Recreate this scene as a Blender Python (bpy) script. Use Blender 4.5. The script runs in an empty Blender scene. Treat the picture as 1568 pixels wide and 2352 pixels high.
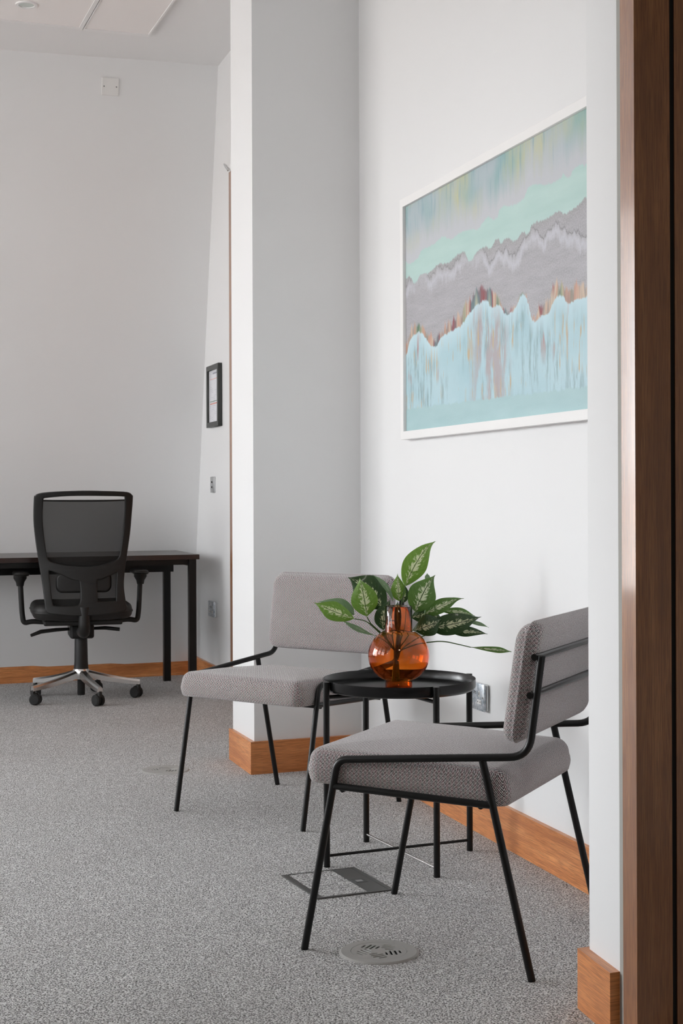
import bpy, bmesh, math, random
from mathutils import Vector, Matrix
random.seed(7)
C = bpy.context.scene.collection
PI = math.pi
F, X0, Y0, H = 3420.0, 784.0, 1136.0, 1.07      # focal length in pixels, principal column, horizon row, eye height

# ------------------------------------------------------------------ camera
cd = bpy.data.cameras.new('camera'); cam = bpy.data.objects.new('camera', cd); C.objects.link(cam)
cd.sensor_fit = 'VERTICAL'; cd.sensor_height = 36.0; cd.lens = 36.0*F/2352.0
cd.shift_y = -(1176.0-Y0)/2352.0
cd.clip_start = 0.05; cd.clip_end = 100
cam.location = (0, 0, H)
cam.rotation_euler = (Matrix.Rotation(PI/2, 3, 'X') @ Matrix.Rotation(-0.0038, 3, 'Z')).to_euler()
cd.dof.use_dof = True; cd.dof.focus_distance = 4.1; cd.dof.aperture_fstop = 20.0
bpy.context.scene.camera = cam
# ------------------------------------------------------------------ exposure
vs = bpy.context.scene.view_settings
vs.view_transform = 'Standard'; vs.look = 'None'; vs.gamma = 1.0; vs.use_curve_mapping = False
vs.exposure = 0.05
# ------------------------------------------------------------------ daylight
w = bpy.data.worlds.new('sky'); bpy.context.scene.world = w; w.use_nodes = True
nt = w.node_tree; nt.nodes.clear()
g = nt.nodes.new('ShaderNodeTexCoord'); sp = nt.nodes.new('ShaderNodeSeparateXYZ'); nt.links.new(g.outputs['Generated'], sp.inputs[0])
rp = nt.nodes.new('ShaderNodeValToRGB'); nt.links.new(sp.outputs[2], rp.inputs[0])
rp.color_ramp.elements[0].position = 0.0; rp.color_ramp.elements[0].color = (0.68, 0.645, 0.62, 1)
rp.color_ramp.elements[1].position = 0.03; rp.color_ramp.elements[1].color = (0.94, 0.97, 1.0, 1)
# hazy brighter part of the sky, low outside the window wall
dn = nt.nodes.new('ShaderNodeVectorMath'); dn.operation = 'NORMALIZE'; nt.links.new(g.outputs['Generated'], dn.inputs[0])
dp_ = nt.nodes.new('ShaderNodeVectorMath'); dp_.operation = 'DOT_PRODUCT'; nt.links.new(dn.outputs[0], dp_.inputs[0]); dp_.inputs[1].default_value = Vector((-0.92, 0.36, 0.20)).normalized()
def wm(op, a, b):
    nd = nt.nodes.new('ShaderNodeMath'); nd.operation = op
    for i_, v_ in enumerate((a, b)):
        if isinstance(v_, bpy.types.NodeSocket): nt.links.new(v_, nd.inputs[i_])
        else: nd.inputs[i_].default_value = v_
    return nd.outputs[0]
lobe = wm('POWER', wm('MAXIMUM', dp_.outputs['Value'], 0.0), 60.0)
bg = nt.nodes.new('ShaderNodeBackground'); nt.links.new(rp.outputs[0], bg.inputs[0])
nt.links.new(wm('ADD', wm('MULTIPLY', lobe, 32.0), 8.7), bg.inputs[1])
ow = nt.nodes.new('ShaderNodeOutputWorld'); nt.links.new(bg.outputs[0], ow.inputs[0])

# ------------------------------------------------------------------ node helpers
class NT:
    def __init__(s, name):
        s.m = bpy.data.materials.new(name); s.m.use_nodes = True; s.t = s.m.node_tree; s.t.nodes.clear()
    def n(s, typ, ins=None, **props):
        nd = s.t.nodes.new('ShaderNode'+typ)
        for k, v in props.items(): setattr(nd, k, v)
        for k, v in (ins or {}).items():
            sk = nd.inputs[k]
            if isinstance(v, bpy.types.NodeSocket): s.t.links.new(v, sk)
            else:
                if hasattr(sk, 'default_value') and sk.type == 'RGBA' and len(v) == 3: v = (*v, 1)
                sk.default_value = v
        return nd
    def mt(s, op, a, b=0.0, c=0.0, clamp=False):
        return s.n('Math', {0: a, 1: b, 2: c}, operation=op, use_clamp=clamp).outputs[0]
    def mix(s, f, a, b, bt='MIX'):
        nd = s.n('Mix', {0: f}, data_type='RGBA', blend_type=bt)
        for i, v in ((6, a), (7, b)):
            if isinstance(v, bpy.types.NodeSocket): s.t.links.new(v, nd.inputs[i])
            else: nd.inputs[i].default_value = (*v, 1) if len(v) == 3 else v
        return nd.outputs[2]
    def ramp(s, f, stops, interp='LINEAR'):
        r = s.n('ValToRGB', {0: f}); cr = r.color_ramp; cr.interpolation = interp
        while len(cr.elements) < len(stops): cr.elements.new(0.5)
        for e, (p, c) in zip(cr.elements, stops):
            e.position = p; e.color = (c, c, c, 1) if isinstance(c, (int, float)) else (*c, 1)
        return r.outputs[0]
    def uv(s): return s.n('TexCoord').outputs['UV']
    def sep(s, v):
        o = s.n('SeparateXYZ', {0: v}).outputs; return o[0], o[1], o[2]
    def comb(s, x, y, z=0.0): return s.n('CombineXYZ', {0: x, 1: y, 2: z}).outputs[0]
    def noise(s, vec, scale, detail=2.0, rough=0.5, dist=0.0):
        return s.n('TexNoise', {'Vector': vec, 'Scale': scale, 'Detail': detail, 'Roughness': rough, 'Distortion': dist}).outputs['Fac']
    def bump(s, h, strength, dist):
        return s.n('Bump', {'Height': h, 'Strength': strength, 'Distance': dist}).outputs[0]
    def out(s, sh): s.n('OutputMaterial', {0: sh}); return s.m
    def pr(s, **k):
        ins = {a.replace('_', ' ').title().replace('Ior', 'IOR'): v for a, v in k.items()}
        return s.n('BsdfPrincipled', ins).outputs[0]

def plain(name, col, rough=0.5, metal=0.0, **k):
    t = NT(name); return t.out(t.pr(base_color=col, roughness=rough, metallic=metal, **k))

M = {}
def mk_wall(name, col, rough=0.55):
    t = NT(name); o = t.n('TexCoord').outputs['Object']
    f = t.noise(o, 260.0, 3.0)
    c = t.mix(t.noise(o, 1.3, 2.0), col, tuple(x*0.97 for x in col))
    return t.out(t.pr(base_color=c, roughness=rough, normal=t.bump(f, 0.08, 0.001)))
M['wall'] = mk_wall('white_paint', (0.82, 0.82, 0.82))
M['ceiling'] = mk_wall('ceiling_paint', (0.88, 0.87, 0.865), 0.8)
M['corridor'] = mk_wall('corridor_paint', (0.4, 0.37, 0.34), 0.8)

t = NT('carpet'); o = t.n('TexCoord').outputs['Object']
n1 = t.noise(o, 210.0, 2.5, 0.7); n2 = t.noise(o, 2.2, 3.0); n3 = t.noise(o, 38.0, 2.0)
v1 = t.n('TexVoronoi', {'Vector': o, 'Scale': 260.0}).outputs['Distance']
h = t.mt('ADD', t.mt('MULTIPLY', n1, 0.75), t.mt('MULTIPLY', v1, 0.35))
base = t.ramp(h, [(0.43, (0.075, 0.074, 0.073)), (0.52, (0.38, 0.378, 0.377)), (0.61, (0.88, 0.88, 0.88))])
base = t.mix(t.mt('MULTIPLY', t.mt('SUBTRACT', n2, 0.35), 0.5, clamp=True), base, (0.36, 0.345, 0.335))
base = t.mix(t.ramp(n3, [(0.35, 0.16), (0.65, 0.0)]), base, (0.20, 0.19, 0.185))
M['carpet'] = t.out(t.pr(base_color=base, roughness=0.95, normal=t.bump(h, 1.0, 0.006)))

def mk_wood(name, c0, c1, c2, vertical=False, rough=0.38, coat=0.15):
    t = NT(name); u, v, _ = t.sep(t.uv())
    if vertical: u, v = v, u
    ps = t.comb(t.mt('MULTIPLY', u, 2.2), t.mt('MULTIPLY', v, 34.0))
    n1 = t.noise(ps, 1.0, 5.0, 0.6, 0.6)
    fi = t.noise(t.comb(t.mt('MULTIPLY', u, 14.0), t.mt('MULTIPLY', v, 420.0)), 1.0, 3.0, 0.6)
    big = t.noise(t.comb(t.mt('MULTIPLY', u, 1.6), t.mt('MULTIPLY', v, 7.0)), 1.0, 2.0, 0.5)
    c = t.ramp(n1, [(0.28, c0), (0.52, c1), (0.74, c2)])
    c = t.mix(t.ramp(fi, [(0.40, 0.55), (0.56, 0.0)]), c, tuple(x*0.5 for x in c0))
    c = t.mix(t.ramp(big, [(0.38, 0.3), (0.6, 0.0)]), c, tuple(x*0.8 for x in c0))
    return t.out(t.pr(base_color=c, roughness=rough, coat_weight=coat, coat_ior=1.65, coat_roughness=0.08, normal=t.bump(fi, 0.05, 0.001)))
M['wood'] = mk_wood('cherry_skirting', (0.50, 0.165, 0.050), (0.76, 0.30, 0.10), (0.88, 0.42, 0.17))
M['door_wood'] = mk_wood('varnished_door_wood', (0.27, 0.10, 0.034), (0.40, 0.155, 0.05), (0.55, 0.24, 0.085), True, 0.4, 1.0)
M['desk_wood'] = mk_wood('dark_desk_laminate', (0.018, 0.009, 0.007), (0.028, 0.013, 0.010), (0.04, 0.02, 0.015), False, 0.32, 0.2)
M['black_metal'] = plain('black_powder_coat', (0.006, 0.0058, 0.0056), 0.36, specular_ior_level=0.3)
M['tray_black'] = plain('black_lacquered_steel', (0.005, 0.005, 0.0053), 0.25, specular_ior_level=0.35)
M['black_plastic'] = plain('black_plastic', (0.010, 0.0095, 0.009), 0.48, specular_ior_level=0.35)
M['dark_void'] = plain('dark_hollow', (0.006, 0.006, 0.006), 0.9)  # near-black: painted shade of hollows, and the toggles' own colour
M['leather'] = plain('dark_grey_upholstery', (0.014, 0.013, 0.0125), 0.5, specular_ior_level=0.4)
M['chrome'] = plain('polished_aluminium', (0.72, 0.71, 0.70), 0.22, 1.0)
M['brushed'] = plain('brushed_steel', (0.62, 0.63, 0.64), 0.28, 1.0)
M['vent'] = plain('grey_cast_metal', (0.42, 0.415, 0.40), 0.5, 0.15)
M['white_plastic'] = plain('white_plastic', (0.80, 0.79, 0.77), 0.35)
M['white_frame'] = plain('white_painted_frame', (0.88, 0.87, 0.86), 0.4)
M['panel'] = plain('white_ceiling_tile', (0.95, 0.91, 0.89), 0.7)
M['grey_filler'] = plain('grey_filler', (0.36, 0.35, 0.32), 0.7)
M['rubber'] = plain('black_rubber', (0.008, 0.008, 0.008), 0.7)
M['hatch_metal'] = plain('scuffed_grey_metal', (0.13, 0.132, 0.13), 0.42, 0.6)
M['stem'] = plain('green_stem', (0.055, 0.12, 0.025), 0.45)
t = NT('mottled_steel_plate'); o = t.n('TexCoord').outputs['Object']
f = t.noise(o, 55.0, 4.0, 0.6)
M['plate_steel'] = t.out(t.pr(base_color=t.ramp(f, [(0.36, (0.30, 0.36, 0.41)), (0.62, (0.74, 0.77, 0.81))]), roughness=0.3, metallic=0.5))

t = NT('chair_mesh_fabric')
u, v, _ = t.sep(t.uv())
df = t.pr(base_color=(0.014, 0.0135, 0.0125), roughness=0.7, specular_ior_level=0.2)
tr = t.n('BsdfTransparent').outputs[0]
M['mesh'] = t.out(t.n('MixShader', {0: 0.84, 1: tr, 2: df}).outputs[0])

t = NT('woven_tweed'); u, v, _ = t.sep(t.uv())
P = 0.0043
a = t.mt('ADD', u, t.mt('MULTIPLY', v, 0.8)); b = t.mt('SUBTRACT', t.mt('MULTIPLY', u, 0.8), v)
wob = t.noise(t.uv(), 90.0, 2.0)
ph = t.mt('ADD', t.mt('MULTIPLY', a, 2*PI/P), t.mt('MULTIPLY', wob, 2.0))
s1 = t.mt('SINE', ph)
s2 = t.mt('SINE', t.mt('MULTIPLY', b, 2*PI/0.0030))
s3 = t.mt('SINE', t.mt('ADD', t.mt('MULTIPLY', u, 2*PI/0.0110), t.mt('MULTIPLY', wob, 2.0)))
fn = t.noise(t.uv(), 480.0, 2.0)
hh = t.mt('ADD', t.mt('ADD', t.mt('MULTIPLY', s1, 0.24), t.mt('MULTIPLY', s2, 0.13)), t.mt('ADD', t.mt('MULTIPLY', fn, 0.9), 0.06))
mar = t.ramp(t.mt('ADD', t.mt('MULTIPLY', s3, 0.22), t.noise(t.uv(), 120.0, 2.0)), [(0.42, (0.018, 0.018, 0.022)), (0.55, (0.085, 0.013, 0.024))])
lt = t.mix(fn, (0.72, 0.65, 0.655), (0.80, 0.785, 0.78))
fac = t.ramp(t.mt('SUBTRACT', hh, t.mt('MULTIPLY', t.mt('MULTIPLY', s3, t.mt('SINE', t.mt('MULTIPLY', v, 2*PI/0.0095))), 0.11)), [(0.49, 0.0), (0.62, 1.0)])
M['tweed'] = t.out(t.pr(base_color=t.mix(fac, mar, lt), roughness=0.9, sheen_weight=0.6, sheen_roughness=0.4, normal=t.bump(hh, 0.6, 0.002)))

t = NT('amber_glass')
gs = t.pr(base_color=(1.0, 0.93, 0.86), roughness=0.0, ior=1.47, transmission_weight=1.0)
va = t.n('VolumeAbsorption', {'Color': (0.95, 0.60, 0.005), 'Density': 850.0}).outputs[0]
t.n('OutputMaterial', {'Surface': gs, 'Volume': va}); M['amber'] = t.m

def mk_leaf(name, c0, c1, cream, thr):
    t = NT(name); u, v, _ = t.sep(t.uv())            # u -1..1 across, v 0..1 along
    au = t.mt('ABSOLUTE', u)
    q = t.mt('SUBTRACT', v, t.mt('MULTIPLY', au, 0.22))
    n1 = t.noise(t.comb(t.mt('MULTIPLY', u, 2.4), t.mt('MULTIPLY', q, 20.0)), 1.0, 4.0, 0.65, 0.5)
    n2 = t.noise(t.comb(t.mt('MULTIPLY', u, 6.0), t.mt('MULTIPLY', q, 14.0), 3.0), 1.0, 3.0, 0.6)
    n = t.mt('MULTIPLY', t.mt('ADD', n1, n2), 0.5)
    edge = t.mt('ADD', t.mt('MULTIPLY', au, 0.36), t.mt('MULTIPLY', t.mt('ABSOLUTE', t.mt('SUBTRACT', v, 0.45)), 0.22))
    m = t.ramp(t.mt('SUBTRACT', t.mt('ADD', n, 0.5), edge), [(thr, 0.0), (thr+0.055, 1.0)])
    rib = t.ramp(au, [(0.02, 1.0), (0.05, 0.0)])
    g0 = t.mix(n2, c0, c1)
    vein = t.mt('SINE', t.mt('MULTIPLY', q, 70.0))
    g0 = t.mix(t.mt('MULTIPLY', t.mt('ADD', vein, 1.0), 0.08), g0, c1)
    c = t.mix(m, g0, cream)
    c = t.mix(rib, c, tuple(x*0.6 for x in c0))
    b = t.pr(base_color=c, roughness=0.36, coat_weight=0.1, normal=t.bump(vein, 0.15, 0.001))
    tl = t.n('BsdfTranslucent', {0: c}).outputs[0]
    return t.out(t.n('MixShader', {0: 0.22, 1: b, 2: tl}).outputs[0])
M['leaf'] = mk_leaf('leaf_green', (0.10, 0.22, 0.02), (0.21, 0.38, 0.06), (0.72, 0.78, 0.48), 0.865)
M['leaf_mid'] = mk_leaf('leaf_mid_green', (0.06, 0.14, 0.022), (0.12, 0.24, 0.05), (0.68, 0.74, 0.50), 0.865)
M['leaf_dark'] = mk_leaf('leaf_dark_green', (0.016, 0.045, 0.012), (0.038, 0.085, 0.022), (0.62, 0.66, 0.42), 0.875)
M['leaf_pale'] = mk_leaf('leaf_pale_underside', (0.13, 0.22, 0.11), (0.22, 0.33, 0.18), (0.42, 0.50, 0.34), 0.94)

# ------------------------------------------------------------------ object helpers
def obj(name, bm, mat, parent=None, smooth=False, sharp=None, label=None):
    bmesh.ops.recalc_face_normals(bm, faces=bm.faces)
    me = bpy.data.meshes.new(name); bm.to_mesh(me); bm.free()
    if smooth:
        for p in me.polygons: p.use_smooth = True
        me.set_sharp_from_angle(angle=math.radians(sharp if sharp else 40))
    o = bpy.data.objects.new(name, me); C.objects.link(o)
    for m_ in (mat if isinstance(mat, list) else [mat]): me.materials.append(M[m_] if isinstance(m_, str) else m_)
    if parent: o.parent = parent
    if label: o['label'] = label
    return o
def thing(name, label, cat, loc=(0, 0, 0), rz=0.0, group=None):
    o = bpy.data.objects.new(name, None); C.objects.link(o); o.empty_display_size = 0.1
    o.location = loc; o.rotation_euler = (0, 0, rz); o['label'] = label; o['category'] = cat
    if group: o['group'] = group
    return o
def struct(o): o['kind'] = 'structure'; return o
def box(bm, x0, x1, y0, y1, z0, z1, bev=0.0, mi=0):
    vs_ = [bm.verts.new((x, y, z)) for z in (z0, z1) for y in (y0, y1) for x in (x0, x1)]
    fs = [bm.faces.new([vs_[i] for i in f]) for f in ((0, 2, 3, 1), (4, 5, 7, 6), (0, 1, 5, 4), (2, 6, 7, 3), (0, 4, 6, 2), (1, 3, 7, 5))]
    for f in fs: f.material_index = mi
    if bev > 0:
        es = {e for f in fs for e in f.edges}
        bmesh.ops.bevel(bm, geom=list(es), offset=bev, segments=2, affect='EDGES', profile=0.5)
    return fs
def prism(bm, pts, z0, z1, mi=0):
    """plan polygon extruded upward, with UVs in metres (u along, v up)"""
    uvl = bm.loops.layers.uv.verify()
    n = len(pts); lo = [bm.verts.new((p[0], p[1], z0)) for p in pts]; hi = [bm.verts.new((p[0], p[1], z1)) for p in pts]
    d = 0.0
    for i in range(n):
        j = (i+1) % n; L = math.dist(pts[i], pts[j])
        f = bm.faces.new((lo[i], lo[j], hi[j], hi[i])); f.material_index = mi
        for lp, q in zip(f.loops, ((d, z0), (d+L, z0), (d+L, z1), (d, z1))): lp[uvl].uv = q
        d += L
    for vv in (lo, hi):
        f = bm.faces.new(vv if vv is hi else vv[::-1]); f.material_index = mi
        for lp in f.loops: lp[uvl].uv = (lp.vert.co.x*0.6-lp.vert.co.y, lp.vert.co.x+lp.vert.co.y*.3)
def tube(bm, pts, r, n=14, cap=True):
    pts = [Vector(p) for p in pts]; rings = []
    rr = r if isinstance(r, (list, tuple)) else [r]*len(pts)
    T = [(pts[min(i+1, len(pts)-1)]-pts[max(i-1, 0)]).normalized() for i in range(len(pts))]
    up = Vector((0, 0, 1)) if abs(T[0].z) < 0.9 else Vector((1, 0, 0))
    a = T[0].cross(up).normalized()
    for i, p in enumerate(pts):
        a = (a - T[i]*a.dot(T[i])).normalized(); b = T[i].cross(a)
        rings.append([bm.verts.new(p+(a*math.cos(2*PI*k/n)+b*math.sin(2*PI*k/n))*rr[i]) for k in range(n)])
    for A, B in zip(rings, rings[1:]):
        for k in range(n): bm.faces.new((A[k], A[(k+1) % n], B[(k+1) % n], B[k]))
    if cap: bm.faces.new(rings[0][::-1]); bm.faces.new(rings[-1])
def fillet(pts, r, seg=8):
    pts = [Vector(p) for p in pts]; out = [pts[0]]
    for i in range(1, len(pts)-1):
        a, b, c = pts[i-1], pts[i], pts[i+1]
        d1 = (a-b).normalized(); d2 = (c-b).normalized(); rr = min(r, (a-b).length*.49, (c-b).length*.49)
        p, q = b+d1*rr, b+d2*rr
        for k in range(seg+1):
            s = k/seg; out.append(p*(1-s)**2+b*2*s*(1-s)+q*s*s)
    out.append(pts[-1]); return out
def lathe(bm, prof, n=48, closed=False, center=(0, 0, 0)):
    rings = []
    for r, z in prof:
        if r < 1e-6: rings.append([bm.verts.new((center[0], center[1], center[2]+z))])
        else: rings.append([bm.verts.new((center[0]+r*math.cos(2*PI*k/n), center[1]+r*math.sin(2*PI*k/n), center[2]+z)) for k in range(n)])
    pr_ = list(zip(rings, rings[1:])) + ([(rings[-1], rings[0])] if closed else [])
    for A, B in pr_:
        for k in range(n):
            k2 = (k+1) % n
            if len(A) == 1 and len(B) == 1: continue
            if len(A) == 1: bm.faces.new((A[0], B[k2], B[k]))
            elif len(B) == 1: bm.faces.new((A[k], A[k2], B[0]))
            else: bm.faces.new((A[k], A[k2], B[k2], B[k]))
def ellip(bm, c, r, n=20, m=12, xf=None):
    rings = []
    for i in range(m+1):
        th = PI*i/m
        if i in (0, m): rings.append([Vector((c[0], c[1], c[2]+r[2]*math.cos(th)))])
        else: rings.append([Vector((c[0]+r[0]*math.sin(th)*math.cos(2*PI*k/n), c[1]+r[1]*math.sin(th)*math.sin(2*PI*k/n), c[2]+r[2]*math.cos(th))) for k in range(n)])
    rings = [[bm.verts.new(xf(p) if xf else p) for p in R_] for R_ in rings]
    for A, B in zip(rings, rings[1:]):
        for k in range(n):
            k2 = (k+1) % n
            if len(A) == 1: bm.faces.new((A[0], B[k], B[k2]))
            elif len(B) == 1: bm.faces.new((A[k], B[0], A[k2]))
            else: bm.faces.new((A[k], B[k], B[k2], A[k2]))
def loop_rr(hx, hy, r, seg=8):
    r = max(min(r, hx*.98, hy*.98), 1e-4); pts = []
    for cx, cy, a0 in ((hx-r, hy-r, 0), (-hx+r, hy-r, PI/2), (-hx+r, -hy+r, PI), (hx-r, -hy+r, 1.5*PI)):
        for k in range(seg+1):
            a = a0+PI/2*k/seg; pts.append((cx+r*math.cos(a), cy+r*math.sin(a)))
    out = []                                                     # subdivide the straights too
    n = len(pts)
    for i in range(n):
        p, q = pts[i], pts[(i+1) % n]; out.append(p)
        if math.dist(p, q) > 0.25*max(hx, hy):
            for k in range(1, 10): out.append((p[0]+(q[0]-p[0])*k/10, p[1]+(q[1]-p[1])*k/10))
    return out
def cushion(bm, hx, hy, th, rp, rt, rb, dome=0.01, xf=lambda p: p):
    """padded slab: half sizes hx, hy, thickness th; plan radius, top and bottom edge radii, crown"""
    uvl = bm.loops.layers.uv.verify()
    prof = []
    for k in range(5): a = PI/2*k/4; prof.append((rb*(1-math.sin(a)), rb*(1-math.cos(a))))
    for k in range(1, 4): prof.append((0.0-0.004*math.sin(PI*k/4), rb+(th-rb-rt)*k/4))
    for k in range(9): a = PI/2*k/8; prof.append((rt*(1-math.cos(a)), th-rt+rt*math.sin(a)))
    def ring(ins, z): return [Vector((x, y, z)) for x, y in loop_rr(hx-ins, hy-ins, max(rp-ins, 0.004))]
    rings = [ring(i, z) for i, z in prof]
    base = rings[-1]; cx = Vector((0, 0, 0))
    for s in (0.92, 0.8, 0.62, 0.42, 0.2):
        rings.append([Vector((p.x*s, p.y*s, th+dome*(1-s**2.2))) for p in base])
    bottom = [[Vector((p.x*s, p.y*s, 0)) for p in rings[0]] for s in (0.3, 0.8)]
    rings = bottom+rings; n = len(rings[0])
    vr = [[bm.verts.new(xf(p)) for p in R_] for R_ in rings]
    def uvset(f, src):
        nrm = (src[1]-src[0]).cross(src[2]-src[0])
        if nrm.length < 1e-12: nrm = Vector((0, 0, 1))
        nrm.normalize()
        for lp, p in zip(f.loops, src):
            if abs(nrm.z) > 0.72: q = (p.x, p.y)
            elif abs(nrm.y) > abs(nrm.x): q = (p.x, p.z)
            else: q = (-p.y*math.copysign(1, -nrm.x), p.z+0.3)
            lp[uvl].uv = q
    for i in range(len(vr)-1):
        for k in range(n):
            k2 = (k+1) % n
            f = bm.faces.new((vr[i][k], vr[i][k2], vr[i+1][k2], vr[i+1][k])); uvset(f, [rings[i][k], rings[i][k2], rings[i+1][k2], rings[i+1][k]])
    f = bm.faces.new(vr[-1]); uvset(f, rings[-1]); f = bm.faces.new(vr[0][::-1]); uvset(f, rings[0][::-1])
def curve_plate(splines, extrude, bevel=0.0, res=2):
    """flat plate with holes from closed outlines -> bmesh (plate lies in XY, centred on z=0)"""
    cu = bpy.data.curves.new('outline', 'CURVE'); cu.dimensions = '2D'; cu.fill_mode = 'BOTH'; cu.extrude = extrude; cu.bevel_depth = bevel; cu.bevel_resolution = res
    for pts in splines:
        s = cu.splines.new('POLY'); s.points.add(len(pts)-1); s.use_cyclic_u = True
        for p, q in zip(s.points, pts): p.co = (q[0], q[1], 0, 1)
    o = bpy.data.objects.new('outline', cu); C.objects.link(o)
    bpy.context.view_layer.update()
    me = bpy.data.meshes.new_from_object(o.evaluated_get(bpy.context.evaluated_depsgraph_get()))
    bpy.data.objects.remove(o); bpy.data.curves.remove(cu)
    bm = bmesh.new(); bm.from_mesh(me); bpy.data.meshes.remove(me)
    bmesh.ops.remove_doubles(bm, verts=bm.verts, dist=1e-5)
    return bm
def smooth_loop(pts, seg=5):
    n = len(pts); out = []
    for i in range(n):
        p0, p1, p2, p3 = (Vector(pts[(i+k-1) % n]) for k in range(4))
        for k in range(seg):
            s = k/seg
            out.append(tuple(0.5*((2*p1)+(p2-p0)*s+(2*p0-5*p1+4*p2-p3)*s*s+(3*p1-p0-3*p2+p3)*s**3)))
    return out
def fl(x, y, z=0.0):                       # a pixel seen on a horizontal level z -> plan position
    D = (H-z)*F/(y-Y0); return ((x-X0)/F*D, D)
def at(x, y, D): return Vector(((x-X0)/F*D, D, H-(y-Y0)/F*D))

# ------------------------------------------------------------------ the room
US, VS = -0.3125, 0.403                    # plan slopes: right/left walls dX/dD, back wall and pier front dD/dX
WR = 1.912                                 # picture wall surface: X = WR + US*D
WF = 1.880                                 # same wall beyond the pier
def wr(D, k=None): return ((WR if k is None else k)+US*D, D)
def wl(D): return (-2.60+US*D-0.3, D)      # window wall
CEIL = 3.417
bm = bmesh.new(); box(bm, -9, 5, -3, 11, -0.12, 0.0); struct(obj('floor', bm, 'carpet'))
bm = bmesh.new(); box(bm, -9, 5, -3, 11, CEIL, CEIL+0.15); struct(obj('ceiling', bm, 'ceiling'))

bm = bmesh.new(); prism(bm, [wr(3.0), wr(6.4), (wr(6.4)[0]+.25, 6.4), (wr(3.0)[0]+.25, 3.0)], 0, CEIL); struct(obj('wall_right', bm, 'wall'))
bm = bmesh.new(); prism(bm, [wr(6.0, WF), wr(9.6, WF), (wr(9.6, WF)[0]+.25, 9.6), (wr(6.0, WF)[0]+.25, 6.0)], 0, CEIL); struct(obj('wall_far_right', bm, 'wall'))
# pier
PC = (-0.3378, 5.71); PR = (WR+0.05+US*5.9, 0)
prx = (WR+US*(PC[1]-VS*PC[0]))/(1-US*VS); prx += .03
pier = [PC, (prx, PC[1]+VS*(prx-PC[0])), (prx-0.09, PC[1]+VS*(prx-PC[0])+.30), (PC[0]-.104, PC[1]+.31)]
bm = bmesh.new(); prism(bm, pier, 0, CEIL); struct(obj('wall_pier', bm, 'wall'))

# leaning back wall
def backD(X, z): return (8.905+VS*(X+0.907)) - 0.2546*z*(1 if X > -3 else 1)
bm = bmesh.new(); NX, NZ = 12, 6; gr = []
for i in range(NX+1):
    X = -5.6+i*(5.1/NX); s = (X+0.9)/(-1.0)
    row = []
    for j in range(NZ+1):
        z = -0.02+(CEIL+0.04)*j/NZ
        D = 8.905+VS*(X+0.907)-0.2546*z + 0.0401*z*max(0, -X-0.66)     # slight twist: the top runs at a flatter angle
        row.append((X, D, z))
    gr.append(row)
fr = [[bm.verts.new(p) for p in r] for r in gr]; bk = [[bm.verts.new((p[0], p[1]+.3+.3*p[2], p[2])) for p in r] for r in gr]
for i in range(NX):
    for j in range(NZ):
        bm.faces.new((fr[i][j], fr[i+1][j], fr[i+1][j+1], fr[i][j+1])); bm.faces.new((bk[i][j], bk[i][j+1], bk[i+1][j+1], bk[i+1][j]))
for i in range(NX):
    bm.faces.new((fr[i][0], bk[i][0], bk[i+1][0], fr[i+1][0])); bm.faces.new((fr[i][NZ], fr[i+1][NZ], bk[i+1][NZ], bk[i][NZ]))
for j in range(NZ):
    bm.faces.new((fr[0][j], fr[0][j+1], bk[0][j+1], bk[0][j])); bm.faces.new((fr[NX][j], bk[NX][j], bk[NX][j+1], fr[NX][j+1]))
struct(obj('wall_back', bm, 'wall', smooth=True))
def back_at(x, y):                          # a pixel on the back wall
    for k in range(60):
        D = 8.0 if k == 0 else D
        p = at(x, y, D); D = D*0.5+0.5*(8.905+VS*(p.x+0.907)-0.2546*p.z+0.0401*p.z*max(0, -p.x-0.66))
    return at(x, y, D)

# window wall on the left, with openings
wins = [(2.0, 3.0, 0.9), (3.3, 4.2, 0.9), (4.5, 5.7, 0.4), (5.85, 7.1, 0.4)]
HEAD = 2.95
bm = bmesh.new()
def seg(bm, D0, D1, z0, z1): prism(bm, [wl(D0), wl(D1), (wl(D1)[0]-.25, D1-.08), (wl(D0)[0]-.25, D0-.08)], z0, z1)
edges = [1.2]+[e for w_ in wins for e in w_[:2]]+[8.2]
for i in range(0, len(edges), 2): seg(bm, edges[i], edges[i+1], 0, CEIL)
for D0, D1, SILL in wins: seg(bm, D0, D1, 0, SILL); seg(bm, D0, D1, HEAD, CEIL)
struct(obj('wall_left', bm, 'wall'))
for i, (D0, D1, SILL) in enumerate(wins):
    bm = bmesh.new()
    for a_, b_ in ((D0, D0+.05), (D1-.05, D1), ((D0+D1)/2-.03, (D0+D1)/2+.03)):
        prism(bm, [(wl(a_)[0]-.09, a_-.03), (wl(b_)[0]-.09, b_-.03), (wl(b_)[0]-.15, b_-.05), (wl(a_)[0]-.15, a_-.05)], SILL, HEAD)
    for z0, z1 in ((SILL, SILL+.06), (HEAD-.06, HEAD)):
        prism(bm, [(wl(D0)[0]-.09, D0-.03), (wl(D1)[0]-.09, D1-.03), (wl(D1)[0]-.15, D1-.05), (wl(D0)[0]-.15, D0-.05)], z0, z1)
    struct(obj('window_%d' % (i+1), bm, 'white_frame'))
    ld = bpy.data.lights.new('sky_portal', 'AREA'); ld.shape = 'RECTANGLE'; L = math.dist(wl(D0), wl(D1)); ld.size = L; ld.size_y = HEAD-SILL
    ld.cycles.is_portal = True
    lo = bpy.data.objects.new('sky_portal', ld); C.objects.link(lo)
    c = (Vector((*wl(D0), 0))+Vector((*wl(D1), 0)))/2; lo.location = (c.x-.16, c.y-.05, (SILL+HEAD)/2)
    nrm = Vector((1, -US, 0)).normalized()
    lo.rotation_euler = (-nrm).to_track_quat('Z', 'Y').to_euler()

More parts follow.
